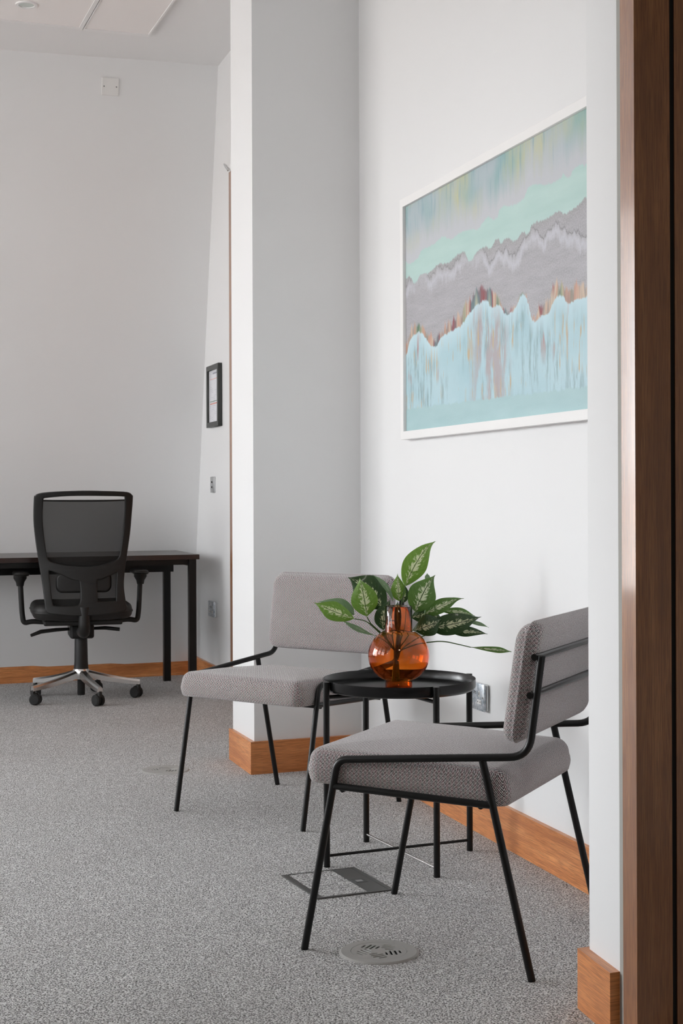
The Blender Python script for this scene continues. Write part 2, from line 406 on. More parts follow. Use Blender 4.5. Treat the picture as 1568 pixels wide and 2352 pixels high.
# partition with the doorway the camera looks through
SA, SB = (0.511, 3.09), (0.5465, 2.943)     # visible return of the wall: room-side corner, door-side corner
bm = bmesh.new()
prism(bm, [SA, (SA[0]+1.4, SA[1]+1.4*.36), (SB[0]+1.4, SB[1]+1.4*.36), (SB[0], SB[1])], 0, CEIL)
struct(obj('wall_front_right', bm, 'wall'))
bm = bmesh.new()
FLW = [(-0.95, 2.64), (-1.55, 2.42), (-3.35, 1.76), (-5.2, 1.08)]
def fseg(i, z0, z1):
    a_, b_ = FLW[i], FLW[i+1]; prism(bm, [(a_[0]-.03, a_[1]+.08), (a_[0]+.03, a_[1]-.08), (b_[0]+.03, b_[1]-.08), (b_[0]-.03, b_[1]+.08)], z0, z1)
fseg(0, 0, CEIL); fseg(2, 0, CEIL); fseg(1, 0, 1.2); fseg(1, 2.3, CEIL)  # middle bay left open: unseen gap added for frontal fill light
struct(obj('wall_front_left', bm, 'wall'))
bm = bmesh.new()
prism(bm, [(-0.95, 2.72), (-0.95, 2.56), (0.60, 2.90), (0.54, 3.05)], 2.75, CEIL)
struct(obj('wall_front_head', bm, 'wall'))
ld = bpy.data.lights.new('sky_portal', 'AREA'); ld.shape = 'RECTANGLE'; ld.size = math.dist(FLW[1], FLW[2]); ld.size_y = 1.1; ld.cycles.is_portal = True
lo = bpy.data.objects.new('sky_portal', ld); C.objects.link(lo); lo.location = ((FLW[1][0]+FLW[2][0])/2, (FLW[1][1]+FLW[2][1])/2-.02, 1.75)
lo.rotation_euler = (-Vector((FLW[2][1]-FLW[1][1], FLW[1][0]-FLW[2][0], 0)).normalized()).to_track_quat('Z', 'Y').to_euler()
# corridor behind the camera
bm = bmesh.new(); box(bm, -1.35, -1.15, -2.4, 2.5, 0, CEIL); struct(obj('wall_corridor_left', bm, 'corridor'))
bm = bmesh.new(); box(bm, 1.95, 2.15, -2.4, 3.9, 0, CEIL); struct(obj('wall_corridor_right', bm, 'corridor'))
bm = bmesh.new(); box(bm, -2.4, 2.15, -2.6, -2.4, 0, CEIL); struct(obj('wall_corridor_end', bm, 'corridor'))

lp = bpy.data.lights.new('corridor_fill', 'AREA'); lp.shape = 'RECTANGLE'; lp.size = 0.5; lp.size_y = 0.5; lp.energy = 24; lp.color = (1.0, 0.93, 0.84)  # unseen fill light, added to brighten the door jamb
lo = bpy.data.objects.new('corridor_fill', lp); C.objects.link(lo); lo.location = (0.2, -0.4, CEIL-.03)
# door frame on the right edge
bm = bmesh.new()
prism(bm, [(0.5485, 2.918), (0.567, 2.874), (0.6425, 2.905), (0.6425, 2.93)], 0, 2.75)
fr_ = struct(obj('trim_1', bm, 'door_wood'))
bm = bmesh.new(); prism(bm, [(0.6425, 2.909), (0.6515, 2.9125), (0.6515, 2.95), (0.6425, 2.95)], 0, 2.75); struct(obj('trim_2', bm, 'rubber'))
bm = bmesh.new(); prism(bm, [(0.6515, 2.905), (0.85, 2.985), (0.85, 3.03), (0.6515, 2.95)], 0, 2.75); struct(obj('door_2', bm, 'door_wood'))
bm = bmesh.new(); prism(bm, [(0.5466, 2.9425), (0.5487, 2.9185), (0.575, 2.95), (0.56, 2.97)], 0, 2.75); struct(obj('trim_3', bm, 'grey_filler'))

# skirting boards
ST, SH = 0.016, 0.125
def sk(name, pts, h_=SH):
    bm = bmesh.new(); prism(bm, pts, 0, h_)
    return struct(obj(name, bm, 'wood'))
q = (prx-.03, PC[1]+VS*(prx-.03-PC[0]))
sk('baseboard_right', [(WR-ST+US*3.2, 3.2), (WR-ST+US*5.87, 5.87), (WR+US*5.87, 5.87), (WR+US*3.2, 3.2)])
pf = (PC[0]-ST*.75, PC[1]-ST*1.25)
sk('baseboard_pier', [pf, (q[0]-.0, q[1]-.0175), (q[0], q[1]+.004), (PC[0], PC[1])])
sk('baseboard_pier_side', [pf, PC, (PC[0]-.104, PC[1]+.31), (PC[0]-.122, PC[1]+.326)])
sk('baseboard_far_right', [wr(7.95, WF-ST), wr(8.95, WF-ST), wr(8.95, WF+.01), wr(7.95, WF+.01)])
bl = [(-0.90, 8.905+VS*0.007-0.02), (-4.9, 8.905+VS*(-4.9+0.907)-0.02)]
sk('baseboard_back', [(bl[0][0], bl[0][1]), (bl[0][0], bl[0][1]+.03), (bl[1][0], bl[1][1]+.03), (bl[1][0], bl[1][1])])
ka, kb = fl(1321.5, 2317.6), fl(1396.2, 2237.2, 0.125)
sk('baseboard_front', [ka, kb, (kb[0]+.0215, kb[1]+.009), SA, (SA[0]+.9, SA[1]+.9*.36), (ka[0]+.9, ka[1]+.9*.38)])

# far door: only the edge of its frame shows beside the pier
bm = bmesh.new()
prism(bm, [wr(7.83, WF-.02), wr(7.83, WF+.01), wr(6.55, WF+.01), wr(6.55, WF-.02)], 0, 2.765)
struct(obj('door_1', bm, 'door_wood'))
bm = bmesh.new(); tube(bm, [at(517, 376, 7.98), at(521, 384, 7.93), at(526, 391, 7.86)], 0.004, 6)
o = obj('loose_cable', bm, 'brushed'); o['label'] = 'short loose wire sticking out of the wall above the far door frame'; o['category'] = 'cable'

# ceiling panels
def cpl(x, y, z): p = fl(x, y, z); return p
def ceil_panel(name, cor, label):
    t_ = thing(name, label, 'ceiling panel', (*cor[0], CEIL), 0, 'flush panels in the ceiling')
    o0 = Vector((*cor[0], CEIL))
    bm = bmesh.new(); prism(bm, [(c[0]-o0.x, c[1]-o0.y) for c in cor], -0.014, 0.0); obj('tile', bm, 'panel', t_)
    cen = Vector((sum(c[0] for c in cor)/4, sum(c[1] for c in cor)/4))
    bm = bmesh.new()
    for i in range(4):
        a_, b_ = Vector(cor[i]), Vector(cor[(i+1) % 4])
        ia, ib = a_+(cen-a_).normalized()*(-.035), b_+(cen-b_).normalized()*(-.035)
        prism(bm, [(p[0]-o0.x, p[1]-o0.y) for p in (a_, b_, ib, ia)], -0.018, 0.0)
    obj('trim', bm, 'white_frame', t_)
    return t_
zc = CEIL-0.014
A, B_ = Vector(cpl(344, 77, zc)), Vector(cpl(199, 62, zc))        # right panel, near the back wall
ud = (Vector(cpl(400, 0, zc))-A).normalized()
ceil_panel('ceiling_panel', [tuple(A), tuple(A+ud*1.2), tuple(B_+ud*1.2), tuple(B_)], 'square white ceiling panel right of the groove, its corner nearest the pier')
A2 = Vector(cpl(186, 60, zc)); e = (A2-Vector(cpl(344, 77, zc))).normalized()
ceil_panel('ceiling_panel', [tuple(A2), tuple(A2+ud*1.2), tuple(A2+e*1.0+ud*1.2), tuple(A2+e*1.0)], 'white ceiling panel left of the groove, holding the round downlight')
p = fl(65, 9, zc-.004)
t_ = thing('downlight', 'small round recessed downlight with a white rim in the ceiling panel', 'light', (p[0], p[1], zc), 0)
bm = bmesh.new(); lathe(bm, [(0.036, -0.002), (0.038, -.006), (0.05, -.006), (0.052, -.001), (0.052, 0), (0.036, 0)], 32, True); obj('rim', bm, 'white_frame', t_, True)
bm = bmesh.new(); lathe(bm, [(0, -.001), (0.037, -.003), (0.037, 0), (0, 0)], 32); obj('lens', bm, plain('frosted_lens', (0.6, 0.66, 0.62), 0.3), t_, True)

# blank plate high on the back wall
c4 = [back_at(236, 176), back_at(277, 179), back_at(276, 218), back_at(236, 215)]
ct = sum(c4, Vector())/4; ex = ((c4[1]-c4[0])+(c4[2]-c4[3])).normalized(); ez = ((c4[0]-c4[3])+(c4[1]-c4[2])).normalized(); en = ex.cross(ez).normalized()
ez = en.cross(ex)
t_ = thing('blank_wall_plate', 'square white blanking plate high on the leaning back wall', 'wall plate'); t_.location = ct
R3 = Matrix((ex, -en*-1, ez)).transposed() if False else Matrix((ex, ez, en)).transposed()
t_.rotation_euler = R3.to_euler()
bm = bmesh.new(); box(bm, -.046, .046, -.046, .046, 0, .009, .003); obj('plate', bm, 'white_plastic', t_)
for s in (-1, 1):
    bm = bmesh.new(); lathe(bm, [(0, .0095), (.0035, .0095), (.0035, .006), (0, .006)], 12, center=(s*.033, 0, 0.0005)); obj('screw', bm, 'hatch_metal', t_)

# ------------------------------------------------------------------ wall mounted things on the right hand walls
def wall_frame(D, z, K):                    # rotation whose X runs along the wall (towards the camera), Y up, Z out of the wall
    ex = Vector((-US, -1, 0)).normalized(); ey = Vector((0, 0, 1)); ez = ex.cross(ey)
    # ez must point into the room (-X)
    if ez.x > 0: ex = -ex; ez = ex.cross(ey)
    m_ = Matrix((ex, ey, ez)).transposed().to_4x4(); m_.translation = Vector((K+US*D, D, z)); return m_
def D_on(x, K): return K/((x-X0)/F-US)
def mount(name, label, cat, D, z, K, group=None):
    t_ = thing(name, label, cat, group=group); m_ = wall_frame(D, z, K); t_.location = m_.translation; t_.rotation_euler = m_.to_euler(); return t_
def socket(name, D, z, K, label, switches=True):
    t_ = mount(name, label, 'socket', D, z, K)
    bm = bmesh.new(); box(bm, -.071, .071, -.041, .041, 0, .011, .003); obj('back_box', bm, 'brushed', t_)
    bm = bmesh.new(); box(bm, -.073, .073, -.043, .043, .0112, .019, .003); obj('face_plate', bm, 'plate_steel', t_, True, 30)
    for s in (-1, 1):
        bm = bmesh.new(); cx = s*.036
        box(bm, cx-.0045, cx+.0045, .002, .019, .0192, .0202); box(bm, cx-.016, cx+.016, -.022, -.008, .0192, .0202)
        e_ = obj('pin_insert', bm, 'white_plastic', t_)
        bm = bmesh.new(); box(bm, cx-.0015, cx+.0015, .006, .015, .0203, .0206)
        for d_ in (-1, 1): box(bm, cx+d_*.009-.0022, cx+d_*.009+.0022, -.017, -.0125, .0203, .0206)
        obj('pin_hole_shade', bm, 'dark_void', e_)  # thin near-black plates, the shade inside the holes put into colour
        bm = bmesh.new(); lathe(bm, [(0, .0205), (.003, .020), (.0035, .0192), (0, .0192)], 12, center=(s*.064, 0, 0)); obj('screw', bm, 'chrome', t_, True)
    bm = bmesh.new(); box(bm, -.010, .010, .008, .010, .0192, .0195); box(bm, -.008, -.001, .012, .016, .0192, .0195); box(bm, .001, .008, .012, .016, .0192, .0195)
    obj('embossed_mark', bm, 'hatch_metal', t_)
    return t_
Ds = D_on(1122, WR)+.07
socket('double_socket', Ds, 0.432, WR, 'silver double power socket on the wall between the tray table and the nearer chair')
socket('double_socket', D_on(491, WF), 0.436, WF, 'double power socket low on the far wall beside the desk')
t_ = mount('light_switch', 'small brushed steel plate with two dark toggles below the framed certificate', 'switch', D_on(491, WF), 1.128, WF)
bm = bmesh.new(); box(bm, -.043, .043, -.045, .045, 0, .011, .003); obj('plate', bm, 'brushed', t_, True, 30)
for s in (-1, 1):
    bm = bmesh.new(); box(bm, -.006, .006, s*.014-.005, s*.014+.005, .011, .014, .001); obj('toggle', bm, 'dark_void', t_)

# framed certificate
Da, Db = D_on(475, WF-.02), D_on(504, WF-.02)
t_ = mount('framed_certificate', 'black framed certificate hanging on the far wall above the switch', 'picture frame', (Da+Db)/2, 1.617, WF)
hw, hh_ = .148, .169
bm = curve_plate([[(-hw, -hh_), (hw, -hh_), (hw, hh_), (-hw, hh_)], [(-hw+.024, -hh_+.024), (-hw+.024, hh_-.024), (hw-.024, hh_-.024), (hw-.024, -hh_+.024)]], .010, .002)
bmesh.ops.translate(bm, verts=bm.verts, vec=(0, 0, .013)); obj('frame', bm, plain('charcoal_frame', (0.035, 0.037, 0.034), 0.4), t_)
def page_mat():
    t = NT('printed_page'); u, v, _ = t.sep(t.uv())
    ln = t.ramp(t.mt('SINE', t.mt('MULTIPLY', v, 200.0)), [(0.5, 0.0), (0.9, 1.0)])
    blk = t.ramp(t.noise(t.comb(t.mt('MULTIPLY', u, 3.0), t.mt('MULTIPLY', v, 9.0)), 1.0, 1.0), [(0.5, 0.0), (0.56, 0.55)])
    inx = t.mt('MULTIPLY', t.mt('GREATER_THAN', u, 0.12), t.mt('LESS_THAN', u, 0.88))
    c = t.mix(t.mt('MULTIPLY', t.mt('MULTIPLY', ln, blk), inx), (0.80, 0.80, 0.84), (0.32, 0.33, 0.42))
    for lo_, hi_, col in ((0.905, 0.935, (0.30, 0.31, 0.38)), (0.812, 0.822, (0.75, 0.25, 0.18)), (0.396, 0.410, (0.08, 0.22, 0.12)), (0.35, 0.372, (0.70, 0.24, 0.17))):
        m_ = t.mt('MULTIPLY', t.mt('MULTIPLY', t.mt('GREATER_THAN', v, lo_), t.mt('LESS_THAN', v, hi_)), inx)
        if lo_ == 0.905: m_ = t.mt('MULTIPLY', m_, t.mt('MULTIPLY', t.mt('GREATER_THAN', u, 0.4), t.mt('LESS_THAN', u, 0.8)))
        c = t.mix(m_, c, col)
    return t.out(t.pr(base_color=c, roughness=0.4, coat_weight=0.4, coat_roughness=0.05))
def uvrect(bm, x0, x1, y0, y1, z, th=0.003):
    uvl = bm.loops.layers.uv.verify()
    for f in box(bm, x0, x1, y0, y1, z-th, z):
        for lp in f.loops: lp[uvl].uv = ((lp.vert.co.x-x0)/(x1-x0), (lp.vert.co.y-y0)/(y1-y0))
bm = bmesh.new(); uvrect(bm, -hw+.02, hw-.02, -hh_+.02, hh_-.02, .014); obj('printed_page', bm, page_mat(), t_)

# painting
FT = 0.034
KP = WR-FT/0.9545
Dl, Dr = D_on(918, KP), D_on(1345, KP)
ztop = H+(Y0-463)*Dl/F; zbot = H+(Y0-1010)*Dl/F
PW = 1.86
def alongS(D): return (Dl-D)*math.hypot(1, US)
FW = 0.026
def seg_uv(zx, zy):                        # point measured on the painting -> (u, v)
    x, y = 880+zx/2.8, 200+zy/2.8
    D = D_on(x, KP+.01); s = alongS(D); z = H-(y-Y0)*D/F
    return (s-FW)/(PW-2*FW), (z-zbot-FW)/(ztop-zbot-2*FW)
def painting_mat():
    t = NT('abstract_painting'); u, v, _ = t.sep(t.uv())
    def curve(pts):
        pts = [seg_uv(*p) for p in pts]
        pts = [(min(max(a_, 0), 1), min(max(b_, 0), 1)) for a_, b_ in pts]
        pts = sorted(pts); last = pts[-1][1]
        r = random.Random(3)
        xx = pts[-1][0]+.03
        while xx < 1.0: pts.append((xx, last+r.uniform(-.025, .03))); xx += .035
        nd = t.n('FloatCurve', {1: u}); cu = nd.mapping.curves[0]
        cu.points[0].location = (0, pts[0][1]); cu.points[1].location = (1, pts[-1][1])
        for p in pts:
            if 0.002 < p[0] < 0.998: cu.points.new(*p)
        nd.mapping.update(); return nd.outputs[0]
    mint = curve([(133,1115),(165,1140),(215,1110),(255,1050),(300,1030),(385,975),(430,985),(480,955),(560,925),(600,925),(660,850),(720,855),(755,785),(820,775),(890,735),(935,655),(985,640),(1050,640),(1130,605),(1155,575),(1180,600),(1220,540),(1300,515)])
    grey = curve([(137,1245),(165,1225),(205,1262),(235,1215),(290,1200),(350,1150),(420,1135),(470,1090),(515,1072),(555,1125),(600,1065),(650,1035),(680,1045),(735,985),(750,1015),(790,980),(840,1000),(895,940),(920,955),(955,895),(1050,860),(1110,815),(1160,830),(1220,790),(1270,750),(1300,720)])
    blue = curve([(145,1720),(165,1640),(200,1590),(240,1580),(270,1620),(330,1670),(370,1610),(440,1570),(500,1530),(540,1470),(620,1390),(650,1378),(700,1420),(740,1410),(780,1465),(830,1440),(895,1345),(925,1400),(960,1510),(1000,1480),(1050,1460),(1095,1370),(1135,1345),(1180,1400),(1230,1370),(1300,1360)])
    def V(su, sv, o_=0.0): return t.comb(t.mt('MULTIPLY', u, su), t.mt('MULTIPLY', v, sv), o_)
    jit = t.mt('MULTIPLY', t.mt('SUBTRACT', t.noise(V(60, 30), 1.0, 3.0, 0.7), 0.5), 0.022)
    jit = t.mt('ADD', jit, t.mt('MULTIPLY', t.mt('SUBTRACT', t.noise(V(140, 6, 7.0), 1.0, 3.0, 0.7), 0.5), 0.03))
    vj = t.mt('ADD', v, jit)
    def above(th): return t.ramp(t.mt('ADD', t.mt('MULTIPLY', t.mt('SUBTRACT', vj, th), 60.0), 0.5), [(0.3, 0.0), (0.7, 1.0)])
    streak = t.noise(V(46, 2.6), 1.0, 4.0, 0.7); streak2 = t.noise(V(90, 3.5, 5.0), 1.0, 3.0, 0.6); patch = t.noise(V(7, 2.2, 9.0), 1.0, 2.0)
    fine = t.noise(V(320, 170), 1.0, 3.0, 0.6)
    # sky: teal corner, yellow-green streaks, pale haze at the bottom
    skc = t.mix(t.ramp(patch, [(0.35, 0.0), (0.6, 1.0)]), (0.25, 0.43, 0.43), (0.42, 0.50, 0.53))
    ylw = t.mt('MULTIPLY', t.ramp(t.noise(V(6, 3, 2.0), 1.0, 2.0), [(0.42, 0.0), (0.60, 0.95)]), t.ramp(streak, [(0.40, 0.35), (0.62, 1.0)]))
    skc = t.mix(ylw, skc, (0.56, 0.55, 0.30))
    skc = t.mix(t.ramp(streak2, [(0.56, 0.0), (0.72, 0.7)]), skc, (0.16, 0.32, 0.40))
    hz = t.mt('ADD', t.mt('SUBTRACT', v, mint), t.mt('MULTIPLY', t.mt('SUBTRACT', streak, 0.5), 0.16))
    skc = t.mix(t.ramp(hz, [(0.03, 1.0), (0.15, 0.0)]), skc, (0.54, 0.56, 0.59))
    # mint band
    mc = t.mix(t.noise(V(8, 20, 1.0), 1.0, 3.0), (0.40, 0.59, 0.55), (0.53, 0.70, 0.66))
    c = t.mix(above(mint), mc, skc)
    # grey band with pale ridge and darker seams
    gc = t.mix(t.noise(V(10, 26, 4.0), 1.0, 4.0, 0.7), (0.25, 0.245, 0.255), (0.50, 0.49, 0.52))
    mid = t.mt('ADD', t.mt('MULTIPLY', t.mt('ADD', t.mt('MULTIPLY', grey, 3.0), blue), 0.25), t.mt('MULTIPLY', t.mt('SUBTRACT', t.noise(V(4, 0.5, 21.0), 1.0, 4.0, 0.65), 0.62), 0.5))
    dd = t.mt('ABSOLUTE', t.mt('SUBTRACT', t.mt('ADD', v, t.mt('MULTIPLY', jit, 2.0)), t.mt('ADD', mid, 0.045)))
    gc = t.mix(t.ramp(dd, [(0.0, 0.75), (0.035, 0.0)]), gc, (0.58, 0.59, 0.64))
    gc = t.mix(t.ramp(t.mt('ABSOLUTE', t.mt('SUBTRACT', t.mt('ADD', v, t.mt('MULTIPLY', jit, 1.2)), t.mt('ADD', mid, 0.075))), [(0.0, 0.7), (0.006, 0.0)]), gc, (0.10, 0.09, 0.09))
    gc = t.mix(t.ramp(t.mt('SUBTRACT', grey, v), [(0.0, 0.4), (0.05, 0.0)]), gc, (0.24, 0.23, 0.22))
    gc = t.mix(t.mt('MULTIPLY', t.ramp(fine, [(0.4, 0.0), (0.65, 1.0)]), 0.35), gc, (0.62, 0.61, 0.64))
    c = t.mix(above(grey), gc, c)
    # underpainting showing above the blue
    hue = t.ramp(t.noise(V(17, 1.5, 12.0), 1.0, 2.0), [(0.34, (0.05, 0.18, 0.10)), (0.42, (0.45, 0.42, 0.28)), (0.48, (0.55, 0.30, 0.22)), (0.54, (0.62, 0.52, 0.40)), (0.60, (0.30, 0.05, 0.06)), (0.66, (0.12, 0.20, 0.22)), (0.74, (0.45, 0.45, 0.33))])
    hue = t.mix(t.ramp(streak2, [(0.4, 0.55), (0.55, 0.0)]), hue, (0.16, 0.17, 0.18))
    und = t.mt('ADD', blue, t.mt('MULTIPLY', t.mt('SUBTRACT', t.mt('MULTIPLY', t.mt('ADD', t.mt('MULTIPLY', streak, 0.5), t.mt('MULTIPLY', streak2, 0.5)), t.ramp(t.noise(V(4.5, 0.3, 31.0), 1.0, 2.0), [(0.38, 0.55), (0.6, 1.15)])), 0.30), 0.20))
    c = t.mix(t.ramp(t.mt('ADD', t.mt('MULTIPLY', t.mt('SUBTRACT', vj, und), 40.0), 0.5), [(0.2, 0.0), (0.8, 1.0)]), hue, c)
    # blue field with drips
    bc = t.mix(t.noise(V(5, 4, 3.0), 1.0, 3.0), (0.32, 0.52, 0.58), (0.55, 0.72, 0.77))
    bc = t.mix(t.mt('MULTIPLY', t.ramp(t.noise(V(75, 4.5, 41.0), 1.0, 4.0, 0.7), [(0.48, 0.0), (0.60, 0.8)]), t.ramp(t.noise(V(6, 3.5, 51.0), 1.0, 2.0), [(0.42, 0.0), (0.58, 1.0)])), bc, (0.24, 0.36, 0.39))
    pm = t.mt('MULTIPLY', t.ramp(t.mt('ABSOLUTE', t.mt('SUBTRACT', u, 0.42)), [(0.04, 0.8), (0.10, 0.0)]), t.ramp(t.noise(V(26, 3.0, 61.0), 1.0, 4.0, 0.7), [(0.44, 0.0), (0.56, 1.0)]))
    bc = t.mix(pm, bc, (0.42, 0.33, 0.34))
    gl = t.mt('MULTIPLY', t.ramp(t.noise(V(150, 5.0, 71.0), 1.0, 2.0, 0.6), [(0.60, 0.0), (0.64, 0.9)]), t.ramp(t.noise(V(6, 5, 8.0), 1.0, 2.0), [(0.46, 0.0), (0.54, 1.0)]))
    bc = t.mix(gl, bc, (0.55, 0.40, 0.22))
    red = t.mt('MULTIPLY', t.ramp(t.noise(V(34, 3, 15.0), 1.0, 2.0), [(0.64, 0.0), (0.70, 0.8)]), t.ramp(v, [(0.18, 0.0), (0.28, 1.0)]))
    bc = t.mix(red, bc, (0.42, 0.14, 0.12))
    bc = t.mix(t.ramp(t.mt('SUBTRACT', blue, v), [(0.0, 0.8), (0.07, 0.0)]), bc, (0.56, 0.74, 0.80))
    c = t.mix(above(blue), bc, c)
    band = t.mt('ADD', 0.105, t.mt('MULTIPLY', u, -0.03))
    c = t.mix(above(band), t.mix(t.noise(V(9, 16, 6.0), 1.0, 3.0), (0.34, 0.52, 0.54), (0.44, 0.62, 0.64)), c)
    return t.out(t.pr(base_color=c, roughness=0.5, normal=t.bump(fine, 0.3, 0.002)))
t_ = mount('framed_painting', 'large abstract painting in pale blue, mint and grey in a white frame on the wall', 'painting', Dl-PW/2/math.hypot(1, US), (ztop+zbot)/2, WR)
hx, hy = PW/2, (ztop-zbot)/2
bm = curve_plate([[(-hx, -hy), (hx, -hy), (hx, hy), (-hx, hy)], [(-hx+FW, -hy+FW), (-hx+FW, hy-FW), (hx-FW, hy-FW), (hx-FW, -hy+FW)]], FT/2-.0015, .0015)
bmesh.ops.translate(bm, verts=bm.verts, vec=(0, 0, FT/2)); obj('frame', bm, 'white_frame', t_)
bm = bmesh.new(); uvrect(bm, -hx+FW-.004, hx-FW+.004, -hy+FW-.004, hy-FW+.004, FT-.012, .01); obj('canvas', bm, painting_mat(), t_)

# ------------------------------------------------------------------ floor fittings
def vent(x, y, label, rz):
    p = fl(x, y); t_ = thing('floor_vent', label, 'floor vent', (p[0], p[1], 0), rz, 'round grilles in the carpet')
    circ = lambda r, n=72: [(r*math.cos(2*PI*k/n), r*math.sin(2*PI*k/n)) for k in range(n)]
    bm = bmesh.new(); lathe(bm, [(.066, .0), (.066, .0042), (.0885, .0042), (.0935, .0008), (.0935, .0)], 72, True); obj('rim', bm, 'vent', t_, True, 30)
    sl = [circ(.0652)]
    for k in range(5):
        a = math.radians(-22+72*k); d = Vector((math.cos(a), math.sin(a))); s = Vector((math.cos(a-1.05), math.sin(a-1.05))); n_ = Vector((-s.y, s.x))
        for j, (off, L, sh) in enumerate(((-.0165, .022, .004), (-.0055, .034, .0), (.0055, .034, 0), (.0165, .022, -.004))):
            c_ = d*.036+n_*off+s*sh
            pts = []
            for sg, a0 in ((1, -PI/2), (-1, PI/2)):
                for q_ in range(5):
                    aa = a0+PI*q_/4; v_ = s*math.cos(aa)+n_*math.sin(aa)
                    pts.append(tuple(c_+s*sg*(L/2-.003)+v_*.003))
            sl.append(pts[::-1])
    bm = curve_plate(sl, .0014, 0.0); bmesh.ops.translate(bm, verts=bm.verts, vec=(0, 0, .0026)); obj('grille', bm, 'vent', t_)
    bm = bmesh.new(); lathe(bm, [(0, .0008), (.066, .0008), (.066, 0), (0, 0)], 48); obj('duct_shade', bm, 'dark_void', t_)  # flat near-black disc, painted shade of the hollow under the grille
vent(866, 2188, 'round grey metal floor vent in the carpet beneath the nearer tweed chair', 0)
vent(377, 1768, 'round grey metal floor vent in the carpet left of the pier', 0.9)

L_, T_, R_, B__ = (Vector(fl(*p)) for p in ((645.8, 2009.3), (822.8, 1993.6), (889.8, 2045.7), (720, 2069.5)))
c_ = (L_+T_+R_+B__)/4; ex = ((T_-L_)+(R_-B__)).normalized(); ey = Vector((-ex.y, ex.x))
t_ = thing('floor_box', 'square carpeted floor box lid with grey metal edging under the nearer chair', 'floor box', (c_.x, c_.y, 0), math.atan2(ex.y, ex.x))
hx, hy = .112, .133
bm = bmesh.new()
box(bm, -hx, -hx+.018, -hy, hy, 0, .003); box(bm, hx-.012, hx, -hy, hy, 0, .003); box(bm, -hx, hx, -hy, -hy+.009, 0, .0035); box(bm, -hx, hx, hy-.005, hy, 0, .003)
obj('rim', bm, 'hatch_metal', t_)
bm = bmesh.new(); box(bm, -hx+.0205, hx-.074, -hy+.0105, hy-.0065, 0, .0022); obj('carpet_insert', bm, 'carpet', t_)
bm = bmesh.new(); box(bm, hx-.073, hx-.014, -hy+.0105, hy-.0065, 0, .0026); obj('lid_strip', bm, 'hatch_metal', t_)
bm = bmesh.new(); box(bm, hx-.068, hx-.030, -.03, .012, .0027, .0033); hd = obj('lift_handle', bm, plain('handle_grey', (0.09, 0.09, 0.092), 0.5), t_)
bm = bmesh.new(); box(bm, hx-.058, hx-.040, -.02, -.004, .0034, .0038); obj('latch', bm, 'brushed', hd)

# ------------------------------------------------------------------ tweed chairs
def tweed_chair(label):
    t_ = thing('lounge_chair', label, 'chair', group='tweed chairs with black tube frames')
    r = 0.0088; hs = 0.268; y0 = -0.281
    for s in (1, -1):
        x = s*hs
        bm = bmesh.new(); tube(bm, [(x, y0, 0.0), (x, y0+.08, .41)], r); obj('leg', bm, 'black_metal', t_, True)
        bm = bmesh.new(); tube(bm, fillet([(x, y0+.078, .40), (x, y0+.088, .4535), (x, y0+.553, .492), (x, y0+.583, .716)], .045), r); obj('arm_rail', bm, 'black_metal', t_, True)
        bm = bmesh.new(); tube(bm, [(x, y0+.445, .478), (x, y0+.558, 0.0)], r); obj('leg', bm, 'black_metal', t_, True)
        bm = bmesh.new(); tube(bm, [(x, y0+.077, .391), (x, y0+.468, .378)], r*.92); obj('seat_rail', bm, 'black_metal', t_, True)
    for z, yy in ((.712, y0+.579), (.628, y0+.568)):
        bm = bmesh.new(); tube(bm, [(-hs-.008, yy-.010, z), (hs+.008, yy-.010, z)], r*.85); obj('back_bar', bm, 'black_metal', t_, True)
    for yy, z in ((y0+.10, .384), (y0+.44, .374)):
        bm = bmesh.new(); tube(bm, [(-hs, yy, z), (hs, yy, z)], r*.8); obj('cross_bar', bm, 'black_metal', t_, True)
    # seat: hy covers y0 .. y0+.50
    bm = bmesh.new()
    def xf(p): return Vector((p.x, p.y+y0+.247, p.z+.384-(p.y/.25)*.007-.006*math.sin(max(0, p.y)*6)+(-.004 if False else 0)))
    cushion(bm, .257, .250, .084, .035, .036, .012, .012, xf); obj('seat', bm, 'tweed', t_, True, 60)
    bm = bmesh.new()
    tilt = math.radians(8.5); ca, sa = math.cos(tilt), math.sin(tilt)
    def xb(p):    # plan of the cushion (x, y) -> (x, up); its thickness -> towards the sitter
        up = p.y; th = -p.z
        yb = y0+.5645 - .004 + th*ca - (-up*sa); zb = .655+up*ca - th*sa*-1
        return Vector((p.x, yb, zb-.0))
    cushion(bm, .262, .135, .062, .04, .027, .024, .008, xb); obj('backrest', bm, 'tweed', t_, True, 60)
    return t_
def copy_tree(o, par=None):
    c = o.copy(); C.objects.link(c); c.parent = par
    for ch in list(o.children): copy_tree(ch, c)
    return c
chA = tweed_chair('nearer grey and maroon tweed chair, seen from behind at the right')
chA.location = (0.277, 3.628, 0); chA.rotation_euler = (0, 0, math.radians(-115.2))
chB = copy_tree(chA); chB['label'] = 'farther grey tweed chair facing the camera in front of the white pier'
chB.location = (-.1825, 5.1175, 0); chB.rotation_euler = (0, 0, math.radians(-35.4))

